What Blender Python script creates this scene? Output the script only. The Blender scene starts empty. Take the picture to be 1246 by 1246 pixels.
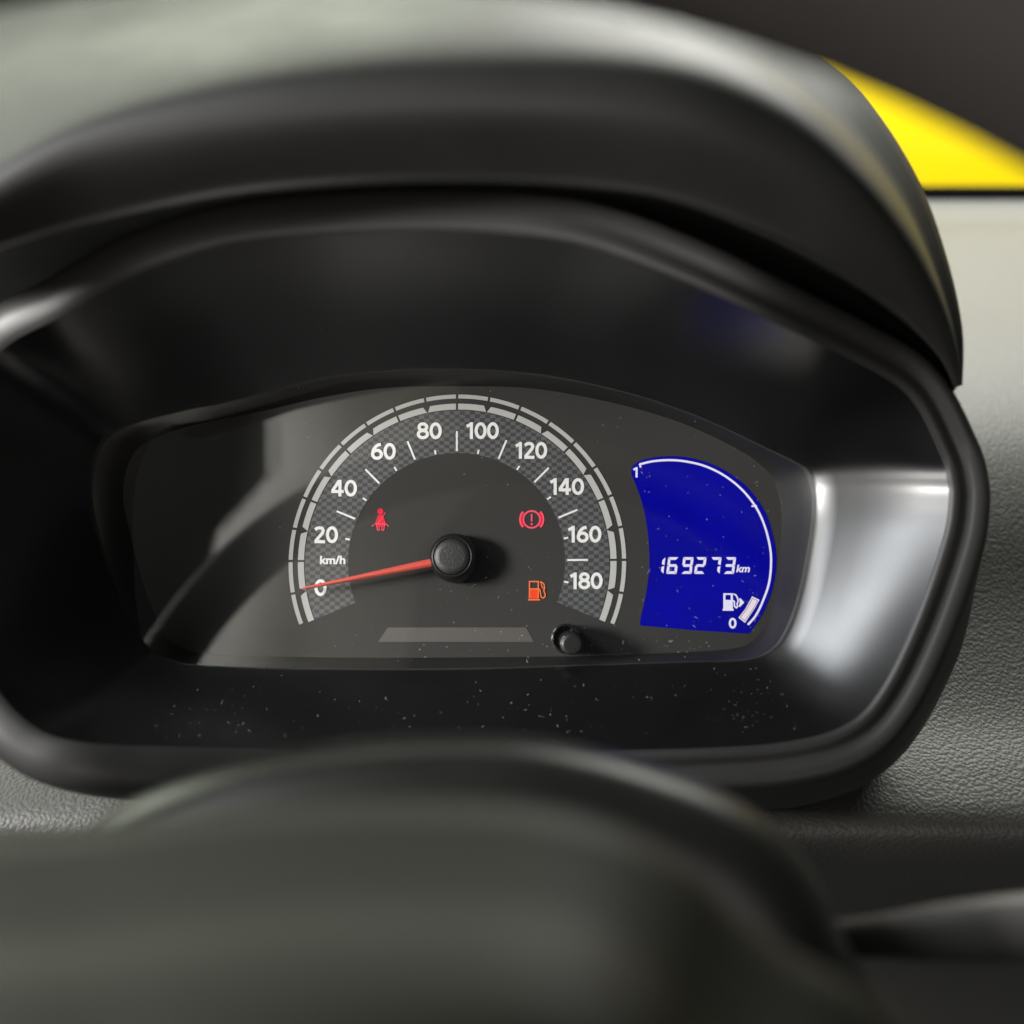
import bpy, bmesh, math, random
from mathutils import Vector, Matrix
random.seed(7)
scene = bpy.context.scene
col = scene.collection

# ------------------------------------------------------------------ camera
F = 1277.0                        # focal length in photo pixels (photo is 1246 px wide)
CX = CY = 623.0
PITCH = math.radians(25)          # the camera looks down by this much
CAM = Vector((0, 0, 1.05))
camd = bpy.data.cameras.new('camera'); cam = bpy.data.objects.new('camera', camd); col.objects.link(cam)
cam.location = CAM; cam.rotation_euler = (math.radians(90) - PITCH, 0, 0)
camd.sensor_fit = 'HORIZONTAL'; camd.sensor_width = 36.0
camd.lens = 36.0 * F / 1246.0
camd.clip_start = 0.01; camd.clip_end = 100
camd.dof.use_dof = True; camd.dof.focus_distance = 0.368
camd.dof.aperture_fstop = (camd.lens / 1000) / 0.0075
camd.dof.aperture_blades = 0
scene.camera = cam
CM = Matrix.Translation(CAM) @ Matrix.Rotation(math.radians(90) - PITCH, 4, 'X')

# ------------------------------------------------------------------ world, lights, exposure
world = bpy.data.worlds.new('World'); scene.world = world; world.use_nodes = True
wb = world.node_tree.nodes['Background']
wb.inputs[0].default_value = (0.80, 0.88, 0.84, 1); wb.inputs[1].default_value = 0.05
scene.view_settings.view_transform = 'Standard'; scene.view_settings.look = 'None'
scene.view_settings.exposure = 0; scene.view_settings.gamma = 1
scene.view_settings.use_curve_mapping = False
scene.cycles.use_denoising = True
scene.cycles.max_bounces = 8
scene.cycles.sample_clamp_indirect = 3.0

def lamp(name, loc, target, sx, sy, power, color):
    d = bpy.data.lights.new(name, 'AREA'); d.shape = 'RECTANGLE'; d.size = sx; d.size_y = sy
    d.energy = power; d.color = color
    o = bpy.data.objects.new(name, d); col.objects.link(o)
    L = CM @ Vector(loc); T = CM @ Vector(target)
    o.location = L; o.rotation_euler = (T - L).to_track_quat('-Z', 'Z').to_euler()
    return o
# camera-frame metres: x right, y up, z towards the viewer
lamp('side_window_light', (-0.66, 0.10, 0.12), (0.02, -0.02, -0.36), 0.15, 0.20, 12.5, (1.0, 0.975, 0.94))
lamp('door_glass_light', (-0.60, 0.46, 0.16), (0.05, -0.04, -0.33), 0.22, 0.22, 4.6, (0.92, 0.96, 1.0))
lamp('windscreen_light', (-0.42, 0.62, -0.60), (-0.08, 0.1, -0.36), 0.9, 0.35, 8.5, (0.95, 1.0, 0.82))
lamp('rear_cabin_light', (0.10, -0.42, 0.75), (0.0, 0.08, -0.28), 1.0, 0.22, 4.0, (1.0, 0.93, 0.87))  # added fill lamp, low behind the viewer, brightens the upper rim
lamp('yard_light', (0.9, 2.1, -1.35), (1.1, 0.4, -2.6), 1.5, 1.5, 170.0, (1.0, 0.98, 0.92))

# ------------------------------------------------------------------ helpers
def PC(px, py, d):
    """photo pixel at camera depth d (metres) -> world point"""
    return CM @ Vector(((px - CX) / F * d, -(py - CY) / F * d, -d))

# cluster frame: origin at the dial centre, N out of the dial towards the driver
N = Vector((-0.05, 0.12, 0)); N.z = math.sqrt(1 - N.x**2 - N.y**2)
U = Vector((1, 0, 0)); U = (U - N * U.dot(N)).normalized(); V = N.cross(U)
D0 = 0.36
Oc = Vector(((555 - CX) / F * D0, -(682 - CY) / F * D0, -D0))
CLm = Matrix(((U.x, V.x, N.x, Oc.x), (U.y, V.y, N.y, Oc.y), (U.z, V.z, N.z, Oc.z), (0, 0, 0, 1)))
CL = CM @ CLm                    # cluster local -> world
CLi = CL.inverted()
MM = D0 / F                      # metres per photo pixel on the dial

def DP(px, py, h=0.0):
    """photo pixel -> point of the cluster plane raised by h, in cluster coordinates"""
    r = Vector(((px - CX) / F, -(py - CY) / F, -1))
    t = (Oc + N * h).dot(N) / r.dot(N)
    p = CLm.inverted() @ (r * t)
    return Vector((p.x, p.y, h))

def new_obj(name, verts, faces, material, parent=None, smooth=True, uv=None):
    me = bpy.data.meshes.new(name)
    if parent is not None and parent.type == 'MESH' and False: pass
    me.from_pydata([tuple(v) for v in verts], [], faces); me.update()
    if smooth:
        for p in me.polygons: p.use_smooth = True
    if material: me.materials.append(material)
    o = bpy.data.objects.new(name, me); col.objects.link(o)
    if parent: o.parent = parent
    return o

def tag(o, label, cat, group=None):
    o['label'] = label; o['category'] = cat
    if group: o['group'] = group
    return o

def empty(name, loc=(0, 0, 0), mat=None):
    o = bpy.data.objects.new(name, None); col.objects.link(o)
    o.empty_display_size = 0.02
    if mat is not None: o.matrix_world = mat
    else: o.location = loc
    return o

def cr(p0, p1, p2, p3, t):
    t2 = t * t; t3 = t2 * t
    return 0.5 * ((2 * p1) + (-p0 + p2) * t + (2 * p0 - 5 * p1 + 4 * p2 - p3) * t2 + (-p0 + 3 * p1 - 3 * p2 + p3) * t3)

def spline(pts, n, closed=False):
    out = []; m = len(pts)
    segs = m if closed else m - 1
    for i in range(segs):
        if closed: a, b, c, d = pts[(i - 1) % m], pts[i], pts[(i + 1) % m], pts[(i + 2) % m]
        else: a, b, c, d = pts[max(i - 1, 0)], pts[i], pts[i + 1], pts[min(i + 2, m - 1)]
        for k in range(n): out.append(cr(a, b, c, d, k / n))
    if not closed: out.append(pts[-1].copy())
    return out

def loft_data(rows, closed):
    n = len(rows[0]); verts = [p for r in rows for p in r]; faces = []
    for j in range(len(rows) - 1):
        for i in range(n if closed else n - 1):
            a = j * n + i; b = j * n + (i + 1) % n
            faces.append((a, b, b + n, a + n))
    return verts, faces

def smooth_rows(rows, na, nb, closed):
    rows = [spline(r, na, closed) for r in rows]
    cols = [spline([r[i] for r in rows], nb) for i in range(len(rows[0]))]
    return [[c[j] for c in cols] for j in range(len(cols[0]))]

# ------------------------------------------------------------------ materials
def principled(name, color, rough=0.5, spec=0.5, metallic=0.0, coat=0.0):
    m = bpy.data.materials.new(name); m.use_nodes = True
    b = m.node_tree.nodes['Principled BSDF']
    b.inputs['Base Color'].default_value = (*color, 1); b.inputs['Roughness'].default_value = rough
    b.inputs['Specular IOR Level'].default_value = spec; b.inputs['Metallic'].default_value = metallic
    b.inputs['Coat Weight'].default_value = coat
    return m, m.node_tree, b

def add_bump(nt, b, tex_socket, strength, dist):
    bp = nt.nodes.new('ShaderNodeBump'); bp.inputs['Strength'].default_value = strength
    bp.inputs['Distance'].default_value = dist
    nt.links.new(tex_socket, bp.inputs['Height']); nt.links.new(bp.outputs[0], b.inputs['Normal'])
    return bp

def plastic(name, color, rough, grain=6000.0, gs=0.15, spec=0.5, mottled=0.15):
    """moulded plastic: fine grain, faint wear in colour and gloss"""
    m, nt, b = principled(name, color, rough, spec)
    tc = nt.nodes.new('ShaderNodeTexCoord')
    n1 = nt.nodes.new('ShaderNodeTexNoise'); n1.inputs['Scale'].default_value = grain; n1.inputs['Detail'].default_value = 2
    n2 = nt.nodes.new('ShaderNodeTexNoise'); n2.inputs['Scale'].default_value = 45; n2.inputs['Detail'].default_value = 5
    nt.links.new(tc.outputs['Object'], n1.inputs['Vector']); nt.links.new(tc.outputs['Object'], n2.inputs['Vector'])
    add_bump(nt, b, n1.outputs[0], gs, 0.0002)
    mx = nt.nodes.new('ShaderNodeMix'); mx.data_type = 'RGBA'
    nt.links.new(n2.outputs[0], mx.inputs['Factor'])
    mx.inputs['A'].default_value = (*[c * (1 - mottled) for c in color], 1)
    mx.inputs['B'].default_value = (*[c * (1 + mottled) for c in color], 1)
    nt.links.new(mx.outputs['Result'], b.inputs['Base Color'])
    mr = nt.nodes.new('ShaderNodeMapRange'); mr.inputs['To Min'].default_value = rough * 0.88; mr.inputs['To Max'].default_value = rough * 1.12
    nt.links.new(n2.outputs[0], mr.inputs['Value']); nt.links.new(mr.outputs[0], b.inputs['Roughness'])
    return m

def pebbled(name, color, rough, scale=760.0, strength=0.22):
    """leather-grain dashboard skin"""
    m, nt, b = principled(name, color, rough, 0.5)
    tc = nt.nodes.new('ShaderNodeTexCoord')
    nz = nt.nodes.new('ShaderNodeTexNoise'); nz.inputs['Scale'].default_value = 260; nz.inputs['Detail'].default_value = 2
    av = nt.nodes.new('ShaderNodeVectorMath'); av.operation = 'MULTIPLY_ADD'
    av.inputs[1].default_value = (0.0016,) * 3
    nt.links.new(tc.outputs['Object'], nz.inputs['Vector']); nt.links.new(nz.outputs['Color'], av.inputs[0])
    nt.links.new(tc.outputs['Object'], av.inputs[2])
    vo = nt.nodes.new('ShaderNodeTexVoronoi'); vo.feature = 'SMOOTH_F1'; vo.inputs['Scale'].default_value = scale
    vo.inputs['Smoothness'].default_value = 0.35
    nt.links.new(av.outputs[0], vo.inputs['Vector'])
    inv = nt.nodes.new('ShaderNodeMath'); inv.operation = 'SUBTRACT'; inv.inputs[0].default_value = 1.0
    nt.links.new(vo.outputs['Distance'], inv.inputs[1])
    add_bump(nt, b, inv.outputs[0], strength, 0.0012)
    n2 = nt.nodes.new('ShaderNodeTexNoise'); n2.inputs['Scale'].default_value = 14; n2.inputs['Detail'].default_value = 6
    nt.links.new(tc.outputs['Object'], n2.inputs['Vector'])
    mx = nt.nodes.new('ShaderNodeMix'); mx.data_type = 'RGBA'; nt.links.new(n2.outputs[0], mx.inputs['Factor'])
    mx.inputs['A'].default_value = (*[c * 0.8 for c in color], 1); mx.inputs['B'].default_value = (*[c * 1.2 for c in color], 1)
    nt.links.new(mx.outputs['Result'], b.inputs['Base Color'])
    return m

def emitter(name, color, strength, base=(0.02, 0.02, 0.02)):
    m, nt, b = principled(name, base, 0.5)
    b.inputs['Specular IOR Level'].default_value = 0.1; b.inputs['Emission Color'].default_value = (*color, 1); b.inputs['Emission Strength'].default_value = strength
    return m

M = {}
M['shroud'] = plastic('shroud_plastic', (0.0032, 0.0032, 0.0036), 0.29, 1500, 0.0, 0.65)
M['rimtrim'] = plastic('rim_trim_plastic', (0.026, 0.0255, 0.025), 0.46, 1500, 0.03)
M['hood'] = plastic('hood_plastic', (0.010, 0.0097, 0.0087), 0.56, 3500, 0.25)
M['tray'] = plastic('tray_plastic', (0.016, 0.016, 0.016), 0.45)
M['panel'] = plastic('panel_print', (0.037, 0.0365, 0.0345), 0.6, 8000, 0.06, 0.15, 0.06)
M['dash'] = pebbled('dash_skin', (0.044, 0.0435, 0.040), 0.52)
M['ledge'] = plastic('ledge_plastic', (0.045, 0.045, 0.042), 0.5)
M['seal'] = plastic('seal_rubber', (0.004, 0.004, 0.004), 0.95, 3000, .1, 0.05)
M['white'] = principled('white_print', (0.80, 0.80, 0.79), 0.6)[0]
M['ring'] = principled('pale_grey_print', (0.46, 0.46, 0.445), 0.55)[0]
M['needle'] = principled('red_needle', (0.60, 0.085, 0.065), 0.30)[0]
_b = M['needle'].node_tree.nodes['Principled BSDF']
_b.inputs['Emission Color'].default_value = (1, 0.10, 0.06, 1); _b.inputs['Emission Strength'].default_value = 0.07
M['black'] = plastic('black_plastic', (0.010, 0.010, 0.010), 0.38, 4000, 0.1)
M['gloss'] = plastic('gloss_black', (0.010, 0.010, 0.010), 0.2, 4000, 0.05)
M['trim'] = principled('pale_trim', (0.46, 0.45, 0.43), 0.7)[0]
M['hubface'] = plastic('hub_face_plastic', (0.020, 0.020, 0.019), 0.42, 2600, 0.6)
M['window'] = principled('smoked_window', (0.085, 0.078, 0.072), 0.5)[0]
M['lcd'] = emitter('blue_display', (0.0, 0.0, 0.30), 1.0, (0.0008, 0.0008, 0.006))
M['lcd'].node_tree.nodes['Principled BSDF'].inputs['Specular IOR Level'].default_value = 0.05
_nt = M['lcd'].node_tree; _b = _nt.nodes['Principled BSDF']
_n = _nt.nodes.new('ShaderNodeTexNoise'); _n.inputs['Scale'].default_value = 38; _n.inputs['Detail'].default_value = 3
_t = _nt.nodes.new('ShaderNodeTexCoord'); _nt.links.new(_t.outputs['Object'], _n.inputs['Vector'])
_r = _nt.nodes.new('ShaderNodeMapRange'); _r.inputs['From Min'].default_value = 0.3; _r.inputs['From Max'].default_value = 0.7
_r.inputs['To Min'].default_value = 0.82; _r.inputs['To Max'].default_value = 1.15     # uneven backlight
_nt.links.new(_n.outputs[0], _r.inputs['Value']); _nt.links.new(_r.outputs[0], _b.inputs['Emission Strength'])
M['lcd_white'] = emitter('display_white', (0.86, 0.82, 1.0), 0.95)
M['lcd_pink'] = emitter('display_pale', (0.90, 0.80, 0.88), 0.92)
M['lcd_dark'] = emitter('display_dark_line', (0.02, 0.02, 0.12), 0.6)
M['red'] = emitter('red_lamp', (1.0, 0.0, 0.04), 0.9)
M['redlight'] = emitter('red_lamp_bright', (1.0, 0.085, 0.15), 1.0)
M['orange'] = emitter('orange_lamp', (1.0, 0.055, 0.0), 0.95)
M['orangelight'] = emitter('orange_lamp_bright', (1.0, 0.20, 0.06), 1.05)
M['wheel'] = plastic('wheel_skin', (0.0065, 0.0065, 0.0044), 0.55, 2500, 0.15, 0.17)
M['rim'] = plastic('rim_skin', (0.022, 0.019, 0.017), 0.7, 2500, 0.3, 0.25)
M['column'] = plastic('column_plastic', (0.008, 0.008, 0.0075), 0.40, 3000, 0.15, 0.5)
M['stalk'] = plastic('stalk_plastic', (0.09, 0.085, 0.08), 0.42)
M['yellow'] = plastic('yellow_paint', (0.95, 0.70, 0.0), 0.6, 60, 0.1, 0.3, 0.03)
M['dust'] = principled('dust', (0.5, 0.49, 0.46), 0.9)[0]

# weave band: brick-like checker of raised cells
m, nt, b = principled('weave_print', (0.05, 0.05, 0.055), 0.5); M['weave'] = m
tc = nt.nodes.new('ShaderNodeTexCoord'); mp = nt.nodes.new('ShaderNodeMapping')
mp.inputs['Scale'].default_value = (1 / (6.3 * MM), 1 / (4.7 * MM), 1); mp.inputs['Location'].default_value = (0.3, 0.4, 0.5)
ck = nt.nodes.new('ShaderNodeTexChecker'); ck.inputs['Scale'].default_value = 1.0
nt.links.new(tc.outputs['Object'], mp.inputs[0])
nzw = nt.nodes.new('ShaderNodeTexNoise'); nzw.inputs['Scale'].default_value = 900; nt.links.new(tc.outputs['Object'], nzw.inputs['Vector'])
wv = nt.nodes.new('ShaderNodeVectorMath'); wv.operation = 'MULTIPLY_ADD'; wv.inputs[1].default_value = (0.35, 0.35, 0)
nt.links.new(nzw.outputs['Color'], wv.inputs[0]); nt.links.new(mp.outputs[0], wv.inputs[2]); nt.links.new(wv.outputs[0], ck.inputs['Vector'])
ck.inputs['Color1'].default_value = (0.105, 0.108, 0.112, 1); ck.inputs['Color2'].default_value = (0.040, 0.042, 0.044, 1)
nt.links.new(ck.outputs['Color'], b.inputs['Base Color']); add_bump(nt, b, ck.outputs['Fac'], 0.5, 0.0003)

# clear lens: clear body with a Fresnel surface reflection
def clear(name, ior, tint):
    m = bpy.data.materials.new(name); m.use_nodes = True; nt = m.node_tree; nt.nodes.clear()
    out = nt.nodes.new('ShaderNodeOutputMaterial'); mix = nt.nodes.new('ShaderNodeMixShader')
    tr = nt.nodes.new('ShaderNodeBsdfTransparent'); tr.inputs[0].default_value = (*tint, 1)
    gl = nt.nodes.new('ShaderNodeBsdfGlossy'); gl.inputs['Roughness'].default_value = 0.02
    fr = nt.nodes.new('ShaderNodeFresnel'); fr.inputs[0].default_value = ior
    nt.links.new(fr.outputs[0], mix.inputs[0]); nt.links.new(tr.outputs[0], mix.inputs[1]); nt.links.new(gl.outputs[0], mix.inputs[2])
    nt.links.new(mix.outputs[0], out.inputs[0])
    return m
M['lens'] = clear('clear_lens', 1.80, (0.97, 0.97, 0.97))
M['glass'] = clear('windscreen_glass', 1.3, (0.97, 0.99, 0.97))

# ================================================================== large structure
# yellow wall outside, seen through the windscreen
wall = empty('yellow_wall', PC(1300, 420, 2.6))
wl = wall.location.copy()
def box(name, c, sx, sy, sz, mat_, parent, rot=None, bevel=0.0):
    bm = bmesh.new(); bmesh.ops.create_cube(bm, size=1.0)
    bmesh.ops.scale(bm, vec=(sx, sy, sz), verts=bm.verts)
    if bevel: bmesh.ops.bevel(bm, geom=bm.edges[:], offset=bevel, segments=3, affect='EDGES', profile=0.5)
    if rot: bmesh.ops.rotate(bm, cent=(0, 0, 0), matrix=rot, verts=bm.verts)
    bmesh.ops.translate(bm, vec=c, verts=bm.verts)
    me = bpy.data.meshes.new(name); bm.to_mesh(me); bm.free(); me.materials.append(mat_)
    o = bpy.data.objects.new(name, me); col.objects.link(o); o.parent = parent
    return o
box('wall_face', (-0.5, 0.05, 0.4), 3.5, 0.1, 1.5, M['yellow'], wall)
wall['label'] = 'bright yellow wall outside, seen through the windscreen'; wall['category'] = 'wall'

# dashboard
dash = empty('dashboard', PC(700, 900, 0.40)); dl = dash.location.copy()
tag(dash, 'grey pebble-grained dashboard with curved hood over the instrument cluster', 'dashboard')
xs = [-700, -300, 0, 300, 600, 850, 1000, 1100, 1180, 1250, 1350, 1500, 1800]
prof = [(276, .76), (284, .735), (310, .68), (360, .60), (430, .52), (520, .465), (620, .435), (740, .412), (860, .385), (940, .362), (1000, .348), (1036, .352), (1075, .375), (1140, .42), (1240, .46), (1400, .5)]
rows = [[PC(CX + (x - CX) * (0.36 / d if d > .36 else 1) if False else x, y, d) - dl for x in xs] for y, d in prof]
v, f = loft_data(smooth_rows(rows, 3, 4, False), False)
new_obj('pad', v, f, M['dash'], dash)
# smooth ledge between pad and windscreen
rows = [[PC(x, y, d) - dl for x in (-700, 200, 800, 1250, 1800)] for y, d in [(277, .763), (274, .775), (262, .80), (247, .835), (243, .85), (300, .86)]]
v, f = loft_data(rows, False); new_obj('rear_ledge', v, f, M['ledge'], dash)

# hood
H0 = [(-150, 330, .50), (0, 250, .52), (150, 180, .53), (400, 140, .54), (650, 140, .54), (800, 180, .54), (880, 240, .53), (920, 290, .52), (960, 330, .50), (1000, 380, .48), (1050, 430, .45), (1110, 480, .40)]
H1 = [(-130, 40, .34), (-20, -60, .355), (150, -110, .36), (400, -130, .365), (650, -110, .365), (850, -40, .36), (962, 62, .355), (1036, 125, .35), (1098, 215, .345), (1136, 310, .34), (1160, 400, .335), (1166, 470, .33)]
H1b = [(-130, 130, .285), (-20, 60, .285), (150, 20, .285), (400, -20, .288), (650, -25, .29), (845, 20, .292), (960, 92, .298), (1038, 158, .302), (1098, 240, .306), (1136, 325, .31), (1160, 405, .315), (1167, 468, .318)]
H2 = [(-130, 268, .25), (-20, 188, .25), (130, 118, .25), (370, 66, .25), (630, 51, .252), (835, 70, .255), (962, 124, .262), (1048, 205, .270), (1106, 282, .28), (1142, 352, .29), (1163, 415, .30), (1170, 465, .31)]
H2b = [(-130, 300, .246), (-20, 240, .244), (120, 176, .244), (350, 135, .244), (600, 124, .246), (815, 138, .250), (945, 186, .258), (1035, 245, .267), (1096, 315, .278), (1135, 375, .289), (1158, 428, .30), (1167, 468, .31)]
H3 = [(-130, 330, .256), (-20, 300, .256), (100, 262, .257), (310, 220, .257), (560, 206, .26), (785, 222, .263), (922, 265, .27), (1020, 315, .277), (1086, 362, .286), (1128, 405, .295), (1152, 440, .303), (1164, 472, .312)]
H3b = [(-130, 340, .262), (-20, 312, .262), (100, 278, .264), (310, 236, .264), (560, 222, .268), (785, 238, .27), (922, 282, .277), (1018, 328, .285), (1084, 373, .293), (1126, 413, .30), (1150, 446, .308), (1162, 475, .315)]
H3c = [(-130, 352, .31), (-20, 322, .31), (100, 290, .31), (310, 244, .315), (560, 230, .315), (785, 246, .315), (915, 292, .318), (1008, 342, .32), (1076, 385, .322), (1122, 420, .323), (1148, 450, .325), (1160, 480, .325)]
H4 = [(-130, 420, .35), (-20, 390, .35), (100, 360, .355), (310, 315, .355), (560, 300, .355), (785, 320, .355), (905, 370, .355), (990, 415, .35), (1060, 450, .35), (1110, 480, .35), (1140, 505, .345), (1150, 530, .345)]
rows = [[PC(*p) - dl for p in r] for r in (H0, H1, H1b, H2, H2b, H3, H3b, H3c, H4)]
v, f = loft_data(smooth_rows(rows, 6, 5, False), False)
new_obj('hood', v, f, M['hood'], dash)

# windscreen
ws = empty('windscreen', PC(1250, 240, .87)); wsl = ws.location.copy()
tag(ws, 'clear windscreen glass with black lower seal behind the dashboard', 'windscreen')
rows = [[PC(x, y, d) - wsl for x in (-700, 200, 800, 1250, 1800)] for y, d in [(250, .852), (240, .848), (229, .85), (226, .856), (226, .90)]]
v, f = loft_data(rows, False); new_obj('lower_seal', v, f, M['seal'], ws)
a, b2 = PC(-700, 228, .87) - wsl, PC(1800, 228, .87) - wsl
up = Vector((0, -0.30, 0.42))
new_obj('glass_pane', [a, b2, b2 + up, a + up], [(0, 1, 2, 3)], M['glass'], ws, False)

# ================================================================== instrument cluster
clu = empty('instrument_cluster', mat=CL)
tag(clu, 'black car instrument cluster with round speedometer and blue fuel display', 'instrument cluster')

C2 = [(107, 605), (112, 556), (135, 525), (190, 505), (300, 482), (385, 460), (470, 450), (560, 448), (660, 455), (760, 476), (850, 506), (930, 543), (966, 560), (982, 570), (990, 586), (993, 606), (991, 640), (978, 710), (960, 765), (938, 793), (905, 804), (840, 806), (720, 810), (560, 815), (400, 815), (260, 812), (205, 804), (172, 782), (140, 715), (118, 655)]
E1 = [(-45, 640), (-40, 520), (0, 430), (75, 385), (160, 338), (270, 302), (400, 287), (560, 283), (700, 297), (820, 338), (930, 388), (1040, 440), (1105, 482), (1143, 552), (1153, 586), (1154, 612), (1146, 658), (1112, 755), (1070, 840), (1028, 882), (960, 902), (860, 910), (720, 913), (560, 913), (390, 912), (200, 908), (100, 903), (38, 882), (-15, 820), (-40, 740)]
HE = 0.033
c2 = [DP(x, y, 0.012) for x, y in C2]; 
def sm(t): t = max(0.0, min(1.0, t)); return t * t * (3 - 2 * t)
def edge_h(x, y):                 # the front edge leans out over the dial at its top and left
    return HE + max(0.037 * sm((420 - x) / 380), 0.054 * sm((600 - y) / 290) * sm((1330 - x) / 420))
e1 = [DP(x, y, edge_h(x, y)) for x, y in E1]
NS = 6
c2s = spline(c2, NS, True); e1s = spline(e1, NS, True); n = len(c2s)
cen = Vector((sum(p.x for p in e1s) / n, sum(p.y for p in e1s) / n, 0))
def outward(loop):
    res = []
    for i in range(len(loop)):
        t = loop[(i + 2) % len(loop)] - loop[(i - 2) % len(loop)]
        o = Vector((t.y, -t.x, 0)).normalized()
        if o.dot(loop[i] - cen) < 0: o = -o
        res.append(o)
    return res
oe = outward(e1s)
oc = outward(c2s)
# funnel from the lens edge up to the front edge, slightly bellied
rows = [[c2s[i] + Vector((0, 0, -0.0005)) for i in range(n)]]
for t in (0.03, 0.15, 0.3, 0.45, 0.6, 0.75, 0.88, 0.96, 1.0):
    r = []
    for i in range(n):
        p = c2s[i].lerp(e1s[i], t)
        p = p + oe[i] * 0.0028 * math.sin(math.pi * t)
        r.append(p)
    rows.append(r)
fv, ff = loft_data(rows, True)
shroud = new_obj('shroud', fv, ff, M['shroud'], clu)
# rim: inner edge, groove, outer ridge, skirt
lip = [(0, 0), (.0008, .0010), (.0020, .0013), (.0034, .0008), (.0048, -.0004), (.0060, -.0006), (.0074, .0003), (.0092, .0011), (.0112, .0009), (.0128, -.0008), (.0140, -.004), (.0158, -.010), (.0180, -.019), (.0195, -.034), (.0200, -.055)]
plain = [0, .0009, .0015, .0019, .0022, .0023, .0022, .0018, .0010, -.0008] + [h for a, h in lip[10:]]
def flare(p, a): return a if a < .0135 else .0135 + (a - .0135) * (1 + 1.0 * sm((p.x - .06) / .05) * sm((.015 - p.y) / .04))  # skirt widened at lower right, its dark flank imitates the shadow beside the rim
rows = [[e1s[i] + oe[i] * flare(e1s[i], a) + Vector((0, 0, pl + (h - pl) * sm((e1s[i].x - 0.02) / 0.06))) for i in range(n)] for (a, h), pl in zip(lip, plain)]
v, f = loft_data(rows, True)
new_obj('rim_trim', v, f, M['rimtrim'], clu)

# tray wall between dial panel and lens edge
C1 = [(150, 605), (156, 565), (175, 540), (225, 520), (320, 500), (395, 483), (470, 472), (560, 470), (650, 473), (745, 490), (830, 515), (900, 548), (928, 568), (940, 582), (946, 597), (951, 622), (950, 660), (944, 710), (930, 760), (912, 782), (885, 790), (820, 794), (720, 798), (560, 800), (400, 800), (270, 797), (225, 790), (198, 770), (176, 715), (160, 655)]
c1s = spline([DP(x, y, 0.0) for x, y in C1], NS, True)
rows = [[p.copy() for p in c1s]]
for t in (0.1, 0.5, 0.9, 1.0):
    rows.append([c1s[i].lerp(c2s[i], t) + Vector((0, 0, 0.0012 * math.sin(math.pi * t) - 0.0004)) for i in range(n)])
v, f = loft_data(rows, True)
new_obj('tray', v, f, M['tray'], clu)
# dial panel
c1x = [p + outward(c1s)[i] * 0.001 for i, p in enumerate(c1s)] if False else c1s
panel = new_obj('dial_panel', [p for p in c1x] + [p + Vector((0, 0, -0.002)) for p in c1x],
                [tuple(range(n))] + [(i, i + n, (i + 1) % n + n, (i + 1) % n) for i in range(n)], M['panel'], clu, False)
# lens
new_obj('clear_lens', [p - oc[i] * 0.0003 + Vector((0, 0, -0.0015)) for i, p in enumerate(c2s)], [tuple(range(n))], M['lens'], clu, False)

# ---- flat print helpers (cluster coordinates)
def sheet(name, loops, material, parent, h, px=True):
    verts = []; faces = []
    for lp in loops:
        s = len(verts)
        pts = [DP(x, y, h) if px else Vector((x, y, h)) for x, y in lp]
        verts += pts; faces.append(tuple(range(s, s + len(pts))))
    bm = bmesh.new()
    bv = [bm.verts.new(p) for p in verts]
    for fc in faces:
        try: bm.faces.new([bv[i] for i in fc])
        except ValueError: pass
    bmesh.ops.recalc_face_normals(bm, faces=bm.faces)
    for fc in bm.faces:
        if fc.normal.z < 0: fc.normal_flip()
    bmesh.ops.triangulate(bm, faces=bm.faces)
    me = bpy.data.meshes.new(name); bm.to_mesh(me); bm.free(); me.materials.append(material)
    o = bpy.data.objects.new(name, me); col.objects.link(o); o.parent = parent
    return o

def stroke(pts, w, closed=False):
    """polyline -> quads (pixel space)"""
    P = [Vector(p) for p in pts]; m = len(P); L = []; R = []
    for i in range(m):
        if closed: a, c = P[(i - 1) % m], P[(i + 1) % m]
        else: a, c = P[max(i - 1, 0)], P[min(i + 1, m - 1)]
        d1 = (P[i] - a); d2 = (c - P[i])
        if d1.length < 1e-6: d1 = d2
        if d2.length < 1e-6: d2 = d1
        d1.normalize(); d2.normalize(); t = (d1 + d2)
        t = t.normalized() if t.length > 1e-6 else d1
        nn = Vector((-t.y, t.x)); k = max(0.5, nn.dot(Vector((-d1.y, d1.x))))
        L.append(P[i] + nn * w / 2 / k); R.append(P[i] - nn * w / 2 / k)
    return [[tuple(L[i]), tuple(L[(i + 1) % m]), tuple(R[(i + 1) % m]), tuple(R[i])] for i in range(m if closed else m - 1)]

def arc(cx, cy, rx, ry, a0, a1, k=24):
    return [(cx + rx * math.cos(math.radians(a0 + (a1 - a0) * i / k)), cy - ry * math.sin(math.radians(a0 + (a1 - a0) * i / k))) for i in range(k + 1)]

def ringseg(r0, r1, a0, a1, k, cut0=0.0, cut1=0.0):
    """annular sector loop in cluster metres; cut = extra angle removed at the outer edge"""
    out = [(r1 * math.cos(math.radians(a)), r1 * math.sin(math.radians(a))) for a in [a0 + cut0 + (a1 - cut1 - a0 - cut0) * i / k for i in range(k + 1)]]
    inn = [(r0 * math.cos(math.radians(a)), r0 * math.sin(math.radians(a))) for a in [a1 + (a0 - a1) * i / k for i in range(k + 1)]]
    return out + inn

_tcache = {}
def text_mesh(body, bold, shear=0.0):
    c = bpy.data.curves.new('t', 'FONT'); c.body = body; c.size = 1.0; c.offset = bold; c.shear = shear
    c.resolution_u = 4; c.align_x = 'LEFT'
    o = bpy.data.objects.new('t', c); col.objects.link(o)
    dg = bpy.context.evaluated_depsgraph_get(); dg.update()
    me = bpy.data.meshes.new_from_object(o.evaluated_get(dg)); bpy.data.objects.remove(o); bpy.data.curves.remove(c)
    return me

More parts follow.
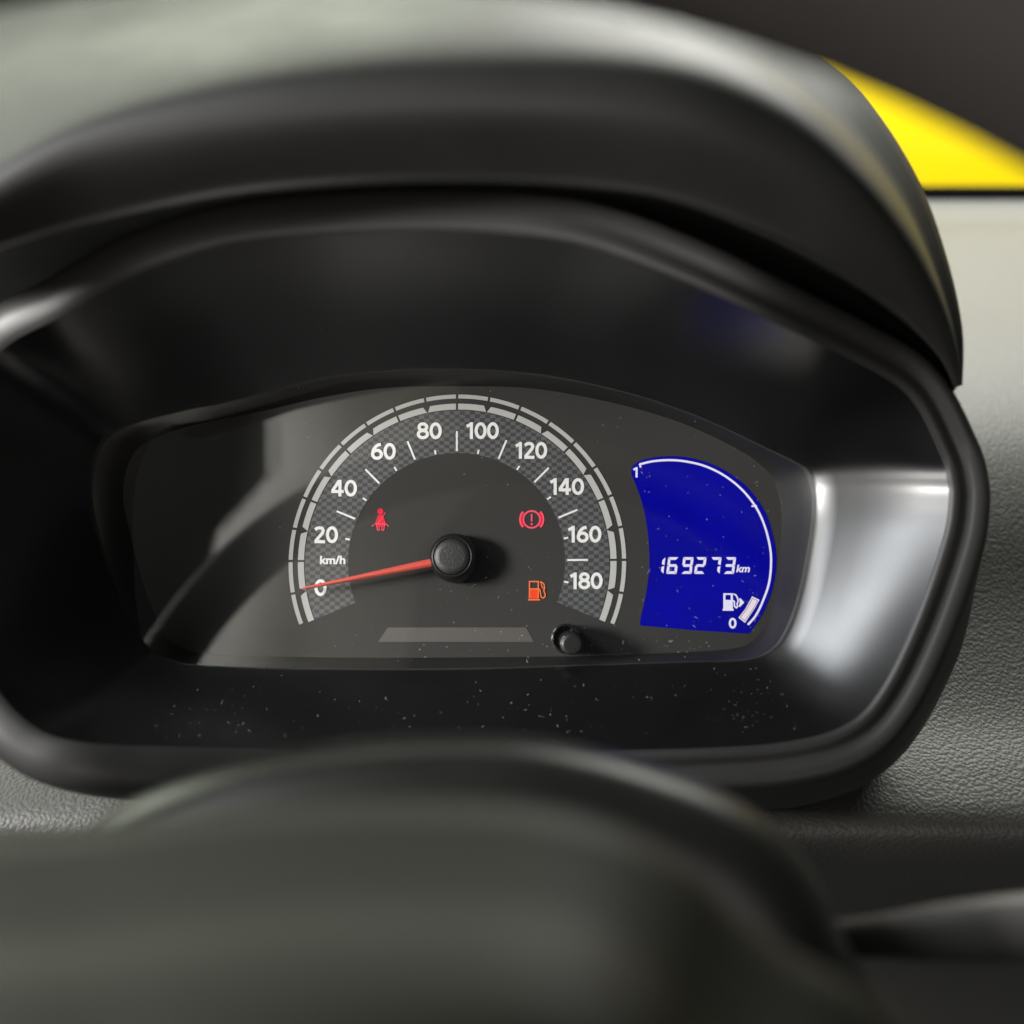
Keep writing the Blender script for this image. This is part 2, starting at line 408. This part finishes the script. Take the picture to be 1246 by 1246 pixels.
def print_text(name, body, px, py, hpx, material, parent, h, bold=0.03, shear=0.0, wpx=None):
    """lettering centred on a pixel, hpx tall, drawn as a flat print"""
    me = text_mesh(body, bold, shear); me.name = name
    x0 = min(v.co.x for v in me.vertices); x1 = max(v.co.x for v in me.vertices)
    y0 = min(v.co.y for v in me.vertices); y1 = max(v.co.y for v in me.vertices)
    s = hpx * MM / (y1 - y0); sx = s if wpx is None else wpx * MM / (x1 - x0)
    c = DP(px, py, h)
    for v in me.vertices:
        v.co = Vector((c.x + (v.co.x - (x0 + x1) / 2) * sx, c.y + (v.co.y - (y0 + y1) / 2) * s, h))
    me.materials.clear(); me.materials.append(material)
    o = bpy.data.objects.new(name, me); col.objects.link(o); o.parent = parent
    return o

# ---- speedometer
speedo = sheet('speedometer_scale', [ringseg(132.5 * MM, 186 * MM, -22.5, 202.5, 90)], M['weave'], clu, 0.00012, False)
speedo['label'] = 'dark grey woven-pattern band behind the white speed numerals'
H1P, H2P = 0.00024, 0.00036
def kmh(v): return 191.25 - v * 1.125
for i in range(-1, 19):
    a1, a0 = kmh(i * 10), kmh(i * 10 + 10)
    g = 0.42
    sheet('outer_scale_segment', [ringseg(201 * MM, 206 * MM, a0 + g, a1 - g, 8)], M['ring'], speedo, H1P, False)
    even1 = i % 2 == 0; even0 = (i + 1) % 2 == 0
    lo = 0.12 if even0 else 0.40; hi = 0.12 if even1 else 0.40
    if i == 18: lo = 0
    if i == -1: hi = 0
    sheet('inner_scale_segment', [ringseg(187 * MM, 194.5 * MM, a0 + lo, a1 - hi, 8, 1.2 if (even0 and i < 18) else 0, 1.2 if (even1 and i >= 0) else 0)], M['ring'], speedo, H1P, False)
for k in range(3, 18, 2):
    a = math.radians(kmh(k * 10)); d = Vector((math.cos(a), math.sin(a))); q = Vector((-d.y, d.x)) * 1.15 * MM
    sheet('long_tick_mark', [[tuple(d * 135 * MM + q), tuple(d * 160 * MM + q), tuple(d * 160 * MM - q), tuple(d * 135 * MM - q)]], M['white'], speedo, H1P, False)
for k in range(2, 19, 2):
    a = math.radians(kmh(k * 10)); d = Vector((math.cos(a), math.sin(a))); q = Vector((-d.y, d.x)) * 1.1 * MM
    sheet('short_tick_mark', [[tuple(d * 133.5 * MM + q), tuple(d * 139 * MM + q), tuple(d * 139 * MM - q), tuple(d * 133.5 * MM - q)]], M['white'], speedo, H1P, False)
def ell(cx, cy, rx, ry): return arc(cx, cy, rx, ry, 90, 450, 28)[:-1]
GL = {'0': (.68, [(ell(.34, .5, .245, .41), True)]), '1': (.50, [([(.33, 0), (.33, 1)], False), ([(.34, .085), (.25, .15), (.07, .25)], False)]),
      '2': (.66, [([(.08, .20), (.20, .11), (.33, .085), (.46, .12), (.525, .25), (.48, .40), (.36, .56), (.20, .76), (.10, .90)], False), ([(.05, .918), (.62, .918)], False)]),
      '4': (.70, [([(.47, 0), (.47, 1)], False), ([(.43, .05), (.27, .34), (.08, .66)], False), ([(.02, .70), (.67, .70)], False)]),
      '6': (.68, [(ell(.345, .675, .235, .24), True), ([(.55, .08), (.42, .11), (.27, .22), (.16, .40), (.11, .60), (.112, .70)], False)]),
      '8': (.68, [(ell(.34, .275, .205, .192), True), (ell(.34, .70, .245, .215), True)])}
def glyphs(name, body, px, py, hpx, wpx, material, parent, h, w=0.188):
    tot = sum(GL[c][0] for c in body) - 0.04; sx = wpx / tot; x = px - wpx / 2 - 0.02 * sx; loops = []; lev = []
    for c in body:
        adv, parts = GL[c]
        for k, (pts, cl) in enumerate(parts):
            q = stroke([(x + a * sx, py - hpx / 2 + b * hpx) for a, b in pts], w * hpx, cl); loops += q; lev += [k] * len(q)
        x += adv * sx
    o = sheet(name, loops, material, parent, h)
    lv = [k for k, q in zip(lev, loops) for _ in q]
    for vv, k in zip(o.data.vertices, lv): vv.co.z += k * 2e-5
    return o
for t, x, y, w in [('0', 390, 715, 14.5), ('20', 396.6, 650.6, 29), ('40', 418.7, 594, 31), ('60', 466.4, 549.2, 30), ('80', 522.3, 524.2, 30), ('100', 586.8, 524, 40), ('120', 646, 548, 39), ('140', 689.5, 592, 42), ('160', 711, 650, 41), ('180', 713, 706.7, 40)]:
    glyphs('numeral', t, x, y, 20.3, w, M['white'], speedo, H2P)
print_text('unit_lettering', 'km/h', 404.8, 681.3, 10.6, M['white'], speedo, H2P, 0.034, 0, 31.5)

# smoked window below the dial centre
iw = sheet('indicator_window', [[(472, 763.5), (640, 763.5), (649.5, 781), (460, 781)]], M['window'], clu, 0.00015)

# ---- warning lamps
hW = 0.00024
wl_ = sheet('seat_belt_lamp', [arc(463, 622.5, 3.6, 3.9, 0, 360, 20)[:-1],
    [(460, 627), (466, 627), (468, 632), (469.5, 637), (468, 641), (458, 641), (456.5, 637), (458, 632)]] , M['red'], clu, hW)
wl_['label'] = 'glowing red seat belt warning symbol'
sheet('belt_outline', stroke([(458.5, 637.5), (463, 633), (469, 623.5)], 1.0) + stroke([(455, 638.5), (452.4, 640.3)], 1.3) + stroke([(470, 638.0), (473, 640.3)], 1.3) + stroke([(455.8, 637.5), (470.5, 637.5)], 1.2) + stroke([(458, 638), (459.5, 645), (461.6, 645), (461.3, 640.5)], 1.1) + stroke([(468.3, 638), (466.8, 645), (464.6, 645), (464.9, 640.5)], 1.1), M['redlight'], wl_, hW + .0001)
br = sheet('brake_lamp', stroke(arc(647, 632, 10.2, 10.2, 0, 360, 40)[:-1], 2.1, True) + stroke([(647, 625.5), (647, 634.5)], 2.0) + [arc(647, 637.6, 1.4, 1.4, 0, 360, 12)[:-1]]
    + stroke(arc(647, 632, 14.2, 14.2, 138, 222, 14), 2.2) + stroke(arc(647, 632, 14.2, 14.2, -42, 42, 14), 2.2), M['redlight'], clu, hW)
br['label'] = 'glowing red brake warning symbol with exclamation mark in a circle'
sheet('lamp_halo', stroke(arc(647, 632, 12.3, 12.3, 138, 222, 14), 1.4) + stroke(arc(647, 632, 12.3, 12.3, -42, 42, 14), 1.4), M['red'], br, hW - .00008)
fu = sheet('fuel_lamp', [[(644.5, 716.5), (654.8, 716.5), (654.8, 728.5), (644.5, 728.5)]], M['orange'], clu, hW)
fu['label'] = 'glowing orange fuel pump warning symbol'
sheet('pump_outline', stroke([(644.3, 728), (644.3, 707.6), (655, 707.6), (655, 728)], 1.5) + stroke([(642.5, 729.8), (657, 729.8)], 1.6) + stroke([(644.3, 716.5), (655, 716.5)], 1.2)
    + stroke([(656.5, 708.2), (659.5, 708.6), (662, 711), (662.8, 716), (661.6, 719), (663.3, 722.5), (663.2, 726), (661, 727.6), (658.6, 726.6), (657.8, 723), (657.2, 718), (655.6, 716.5)], 1.4)
    + stroke([(658.5, 709.5), (659.5, 714), (662, 716.5)], 1.1), M['orangelight'], fu, hW + .0001)

# ---- blue display
LC = [(133, 215), (140, 185), (165, 160), (200, 142), (280, 125), (380, 120), (480, 130), (600, 165), (700, 215), (800, 290), (880, 385), (930, 480), (965, 600), (980, 700), (975, 800), (950, 920), (900, 1040), (850, 1115), (820, 1155), (500, 1135), (185, 1107), (190, 1060), (215, 950), (235, 820), (240, 700), (230, 560), (205, 420), (170, 310), (145, 250)]
def z3(p): return (740 + p[0] / 4.792, 530 + p[1] / 4.792)
lc = [Vector((*z3(p), 0)) for p in LC]
body = spline(lc[:18], 4) + lc[18:20] + spline(lc[20:] + [lc[0]], 4)[:-1]
lcd = sheet('blue_display', [[(p.x, p.y) for p in body]], M['lcd'], clu, 0.00015)
lcd['label'] = 'glowing blue odometer and fuel gauge display'
hL, hL2 = 0.00027, 0.0004
ga = [Vector((*z3(p), 0)) for p in [(183, 168), (260, 150), (360, 143), (460, 152), (570, 180), (680, 235), (780, 315), (860, 415), (910, 520), (942, 640), (950, 740), (938, 860), (900, 970), (860, 1050), (815, 1103)]]
ga = [(p.x, p.y) for p in spline(ga, 5)]
sheet('gauge_arc', stroke(ga, 2.6) + stroke([z3((183, 165)), z3((190, 186))], 2.2) + stroke([z3((835, 412)), z3((868, 410))], 1.8), M['lcd_white'], lcd, hL)
glyphs('gauge_numeral', '1', *z3((160, 214)), 12.5, 6.8, M['lcd_white'], lcd, hL, .2)
glyphs('gauge_numeral', '0', *z3((726, 1094)), 12.8, 8.8, M['lcd_white'], lcd, hL, .2)
bar = [(840, 937), (882, 958), (850, 1015), (798, 1092), (760, 1062), (800, 1010)]
gb = sheet('gauge_bar', [[z3(p) for p in bar]], M['lcd_pink'], lcd, hL)
inner = [(842, 949), (872, 963), (843, 1015), (797, 1080), (772, 1060), (808, 1012)]
sheet('bar_line', stroke([z3(p) for p in inner], 0.55, True), M['lcd_dark'], lcd, hL2)
# odometer digits, seven bar segments each, leaning right
SEG = {'1': 'bc', '6': 'acdefg', '9': 'abcdfg', '2': 'abdeg', '7': 'abc', '3': 'abcdg'}
def digit(ch, x, y, w, h, t=3.2, sh=0.13):
    g = 0.45; hw = h / 2
    S = {'a': [(g, 0), (w - g, 0), (w - t, t), (t, t)], 'd': [(t, h - t), (w - t, h - t), (w - g, h), (g, h)],
         'g': [(g * 2, hw), (t * .6, hw - t / 2), (w - t * .6, hw - t / 2), (w - g * 2, hw), (w - t * .6, hw + t / 2), (t * .6, hw + t / 2)],
         'f': [(0, g), (t, t + g), (t, hw - t / 2 - g * .3), (0, hw - g)], 'e': [(0, hw + g), (t, hw + t / 2 + g * .3), (t, h - t - g), (0, h - g)],
         'b': [(w, g), (w, hw - g), (w - t, hw - t / 2 - g * .3), (w - t, t + g)], 'c': [(w, hw + g), (w, h - g), (w - t, h - t - g), (w - t, hw + t / 2 + g * .3)]}
    return [[(x + a + (h - c) * sh, y + c) for a, c in S[k]] for k in SEG[ch]]
def z5(p): return (790 + p[0] / 7.7875, 660 + p[1] / 7.7875)
for ch, x0 in zip('169273', (34, 160, 302, 424, 566, 704)):
    x, y = z5((x0, 140))
    sheet('odometer_digit', digit(ch, x, y, 12.7, 20.3), M['lcd_white'], lcd, hL)
print_text('unit_lettering', 'km', *z5((888, 247)), 9.0, M['lcd_white'], lcd, hL, 0.025, 0.22, 16.5)
fp = sheet('fuel_pump_symbol', [[z5(p) for p in q] for q in ([(702, 545), (792, 545), (792, 632), (702, 632)], [(695, 630), (800, 630), (800, 647), (695, 647)], [(702, 482), (722, 482), (722, 546), (702, 546)], [(772, 482), (792, 482), (792, 546), (772, 546)], [(722, 482), (772, 482), (772, 497), (722, 497)], [(850, 532), (866, 530), (900, 570), (858, 612), (848, 606), (858, 570)])]
    + stroke([z5(p) for p in [(798, 488), (822, 500), (838, 530), (842, 560), (832, 580), (838, 606), (826, 620), (808, 606), (806, 560), (792, 548)]], 1.7), M['lcd_white'], lcd, hL)

# ---- needle and hub
def lathe(name, prof, material, parent, origin, axis_shift=(0, 0), k=56):
    rows = []
    for r, h in prof:
        rows.append([Vector((origin[0] + axis_shift[0] * h + r * math.cos(2 * math.pi * i / k), origin[1] + axis_shift[1] * h + r * math.sin(2 * math.pi * i / k), h)) for i in range(k)])
    v, f = loft_data(rows, True)
    if prof[-1][0] < 1e-5: pass
    f.append(tuple((len(rows) - 1) * k + i for i in range(k)))
    return new_obj(name, v, f, material, parent)
hx, hy = DP(554, 680, 0.0).x, DP(554, 680, 0.0).y
tip = DP(367, 716.5, 0.0065); root = DP(535, 682.6, 0.0075)
dv = (tip - root); dv.z = 0; L = dv.length; dv.normalize(); q = Vector((-dv.y, dv.x, 0))
wr, wt = 4.9 * MM, 1.5 * MM
cs = []
for (t, w, z) in ((0, wr, 0.0090), (0.5, (wr + wt) / 2, 0.0084), (0.97, wt * 1.05, 0.0078), (1.0, wt * 0.6, 0.0076)):
    c = root + dv * L * t; c.z = 0
    cs.append([c + q * w + Vector((0, 0, z - .0022)), c + q * w * .95 + Vector((0, 0, z - .0006)), c + q * w * 0.35 + Vector((0, 0, z)), c - q * w * .35 + Vector((0, 0, z)), c - q * w * .95 + Vector((0, 0, z - .0006)), c - q * w + Vector((0, 0, z - .0022))])
v, f = loft_data(cs, True); f += [tuple(range(6)), tuple(range(18, 24))]
nd = new_obj('needle', v, f, M['needle'], clu, False)
nd['label'] = 'red pointer resting at zero'
hub = lathe('needle_hub', [(8.3e-3, 0.0001), (8.3e-3, .0045), (8.0e-3, .0075), (7.5e-3, .0092), (6.9e-3, .0102), (6.5e-3, .0105), (6.2e-3, .0103), (6.05e-3, .0096)], M['black'], clu, (hx, hy))
lathe('hub_face', [(6.0e-3, .0093), (5.95e-3, .0104), (5.75e-3, .0108), (4.0e-3, .0109), (1e-4, .01095)], M['hubface'], hub, (hx, hy))
# ---- reset button
bx, by = DP(689, 777, .0115).x, DP(689, 777, .0115).y
rb = lathe('reset_button', [(3.5e-3, .006), (3.5e-3, .0165), (3.45e-3, .0172), (3.2e-3, .0177), (2.6e-3, .0178), (1e-4, .0176)], M['hubface'], clu, (bx - .0006, by + .0006), (0.14, -0.14))
rb.data.materials[0] = M['black']
lathe('button_collar', [(4.9e-3, .0001), (4.9e-3, .0118), (4.75e-3, .0126), (4.45e-3, .0129), (4.1e-3, .0127), (3.9e-3, .010)], M['gloss'], rb, (bx, by))

# dust specks on lens and shroud floor
def dust(name, spots, h, parent):
    verts = []; faces = []
    for (x, y, r, kind) in spots:
        c = DP(x, y, h) if not callable(h) else h(x, y)
        s = len(verts)
        if kind:
            a = random.uniform(0, 6.28); l = r * 4; w = r * .35
            d = Vector((math.cos(a), math.sin(a), 0)); qq = Vector((-d.y, d.x, 0))
            for u_, w_ in ((-l, 0), (0, w), (l, 0), (0, -w)):
                verts.append(c + d * u_ + qq * (w_ + l * .15 * (u_ == 0)))
            faces.append((s, s + 1, s + 2, s + 3))
        else:
            for j in range(5):
                a = j * 1.257 + random.uniform(-.4, .4); verts.append(c + Vector((math.cos(a), math.sin(a), 0)) * r * random.uniform(.6, 1.2))
            faces.append((s, s + 1, s + 2, s + 3, s + 4))
    o = new_obj(name, verts, faces, M['dust'], parent, False); o['kind'] = 'stuff'
    return o
sp = []
for _ in range(150):
    x = random.gauss(690, 130); y = random.gauss(795, 35)
    if 250 < x < 930 and 600 < y < 805: sp.append((x, y, random.uniform(.08, .22) * 1e-3 * random.choice([1, .7, .6]), random.random() < .25))
for _ in range(110):
    x, y = random.uniform(340, 960), random.uniform(470, 790)
    sp.append((x, y, random.uniform(.05, .14) * 1e-3, random.random() < .2))
for _ in range(70):
    x, y = random.uniform(780, 935), random.uniform(570, 770)
    sp.append((x, y, random.uniform(.05, .17) * 1e-3, random.random() < .3))
dust('lens_dust', sp, 0.0108, clu)
low = [i for i in range(n) if c2s[i].y < -0.025 and -0.085 < c2s[i].x < 0.10]
def floor_pt(x, y):
    i = random.choice(low); t = random.betavariate(2, 2.2); j = (i + 1) % n
    p = c2s[i].lerp(e1s[i], t) + oe[i] * 0.0028 * math.sin(math.pi * t)
    p2 = c2s[j].lerp(e1s[j], t) + oe[j] * 0.0028 * math.sin(math.pi * t)
    return p.lerp(p2, random.random()) - oe[i] * 0.0003 + Vector((0, 0, 0.0002))
dust('floor_dust', [(0, 0, random.choice((.05, .06, .08, .1, .13)) * 1e-3 * random.uniform(.8, 1.2), random.random() < .08) for _ in range(200)], floor_pt, clu)

# ================================================================== steering column cover
cc = empty('steering_column_cover', PC(560, 1300, .25)); cl_ = cc.location.copy()
tag(cc, 'dark grey rounded steering column cover below the instrument cluster', 'column cover')
A1 = [(40, 1120), (90, 1020), (170, 968), (300, 922), (440, 898), (560, 892), (660, 897), (770, 922), (880, 963), (950, 1012), (1000, 1078), (1032, 1150), (1090, 1240), (1180, 1330)]
def scaled(c, k, dy, d): return [((x - 560) * k + 560, (y - 1150) * k + 1150 + dy, d) for x, y in c]
rows = [scaled(A1, .62, 10, .31), scaled(A1, .80, 8, .25), scaled(A1, .96, 3, .212), [(x, y, .198) for x, y in A1], scaled(A1, .985, 12, .190), scaled(A1, .93, 32, .186), scaled(A1, .80, 60, .184), scaled(A1, .3, 90, .184)]
rows = [[PC(*p) - cl_ for p in r] for r in rows]
v, f = loft_data(smooth_rows(rows, 5, 4, False), False)
new_obj('upper_shell', v, f, M['column'], cc)

# ================================================================== steering wheel
DW = 0.13
sw = empty('steering_wheel', PC(400, 1800, DW)); sl = sw.location.copy()
tag(sw, 'dark steering wheel with padded centre in front of the cluster', 'steering wheel')
B1 = [(-260, 1120), (-160, 1045), (-40, 1018), (80, 1008), (220, 988), (360, 975), (500, 970), (640, 976), (750, 1003), (835, 1050), (890, 1105), (950, 1150), (1040, 1200), (1120, 1265), (1200, 1360)]
def lower(c, dy, d, k=1.0): return [((x - 450) * k + 450, y + dy, d) for x, y in c]
rows = [lower(B1, 40, .150, .98), lower(B1, 12, .141), lower(B1, 0, .135), lower(B1, 14, .129), lower(B1, 60, .124, .97), lower(B1, 130, .117, .93), lower(B1, 200, .109, .9), lower(B1, 330, .101, .88), lower(B1, 600, .098, .85), lower(B1, 1000, .105, .8)]
rows = [[PC(*p) - sl for p in r] for r in rows]
v, f = loft_data(smooth_rows(rows, 4, 4, False), False)
new_obj('centre_pad', v, f, M['wheel'], sw)
# rim: torus in a plane parallel to the picture plane
Rw, rt = 0.208, 0.0155
cy0 = -( -50 - CY) / F * DW - (Rw - rt)           # centre height: inner edge touches pixel row -6
cx0 = (345 - CX) / F * DW
verts = []; faces = []; K, J = 120, 20
for i in range(K):
    a = 2 * math.pi * i / K
    for j in range(J):
        b_ = 2 * math.pi * j / J
        r = Rw + rt * math.cos(b_)
        verts.append(CM @ Vector((cx0 + r * math.cos(a), cy0 + r * math.sin(a), -DW + rt * 1.1 * math.sin(b_))) - sl)
for i in range(K):
    for j in range(J):
        faces.append((i * J + j, i * J + (j + 1) % J, ((i + 1) % K) * J + (j + 1) % J, ((i + 1) % K) * J + j))
new_obj('rim', verts, faces, M['rim'], sw)
for s in (-1, 1):
    rows = []
    for t in (0, .25, .5, .75, 1):
        x = cx0 + s * (0.06 + t * (Rw - 0.06)); w = .028 - .012 * t; z = -DW + .004 + .012 * (1 - t)
        rows.append([CM @ Vector((x, cy0 + w * math.cos(k * math.pi / 6), z + .010 * math.sin(k * math.pi / 6))) - sl for k in range(12)])
    v, f = loft_data(rows, True); new_obj('spoke', v, f, M['rim'], sw)

# ================================================================== control stalk
st = empty('control_stalk', PC(1150, 1130, .215)); stl = st.location.copy()
tag(st, 'dark grey control stalk sticking out beside the steering column cover', 'control stalk')
rows = []
p0, p1 = Vector((900, 1150, .225)), Vector((1420, 1118, .205))
for t, r in ((0, 20), (.2, 22), (.32, 27), (.45, 36), (.6, 42), (.8, 46), (.95, 46), (1, 38), (1.01, 5)):
    c = p0.lerp(p1, t); rows.append([PC(c.x, c.y + r * math.cos(k * math.pi / 8), c.z + r / F * .215 * .8 * math.sin(k * math.pi / 8)) - stl for k in range(16)])
v, f = loft_data(rows, True); new_obj('lever', v, f, M['stalk'], st)

# ================================================================== added pale trim, out of view, shaped only for its reflection in the lens
def mirror(px, py, z):
    r = Vector(((px - CX) / F, -(py - CY) / F, -1)); t = (Oc + N * 0.0105).dot(N) / r.dot(N); p = r * t
    q = r - 2 * r.dot(N) * N
    return p + q * ((z - p.z) / q.z)
pt = empty('pillar_trim', CM @ mirror(300, 640, .28)); ptl = pt.location.copy()
tag(pt, 'pale pillar trim panel mirrored in the left half of the clear lens', 'trim panel')
LB = [(327, 440), (328, 520), (331, 575), (298, 612), (264, 648), (252, 720), (240, 790), (232, 860)]
cols = []; RC = 0.11; f0 = math.radians(-40)
for k in range(15):
    fi = f0 + (math.radians(95) - f0) * k / 14
    cols.append([CM @ (mirror(a[0], a[1], .26) + Vector((RC * (math.sin(fi) - math.sin(f0)), 0, RC * (math.cos(f0) - math.cos(fi))))) - ptl for a in LB])
back = [[p + CM.to_3x3() @ Vector((0.01, 0, .03)) for p in cols[0]]]
v, f = loft_data(back + cols, False)
new_obj('panel', v, f, M['trim'], pt)
es = []
for y in (440, 480, 520, 560, 574):
    a, b_ = mirror(325.5, y, .255), mirror(332.5, y, .252)
    es.append([CM @ q - ptl for q in (a + Vector((0, 0, .01)), a, b_, b_ + Vector((0, 0, .01)))])
v, f = loft_data(es, False)
new_obj('edge_strip', v, f, M['white'], pt, False)  # added white strip, makes the bright vertical line of the lens reflection
bpy.context.view_layer.update()
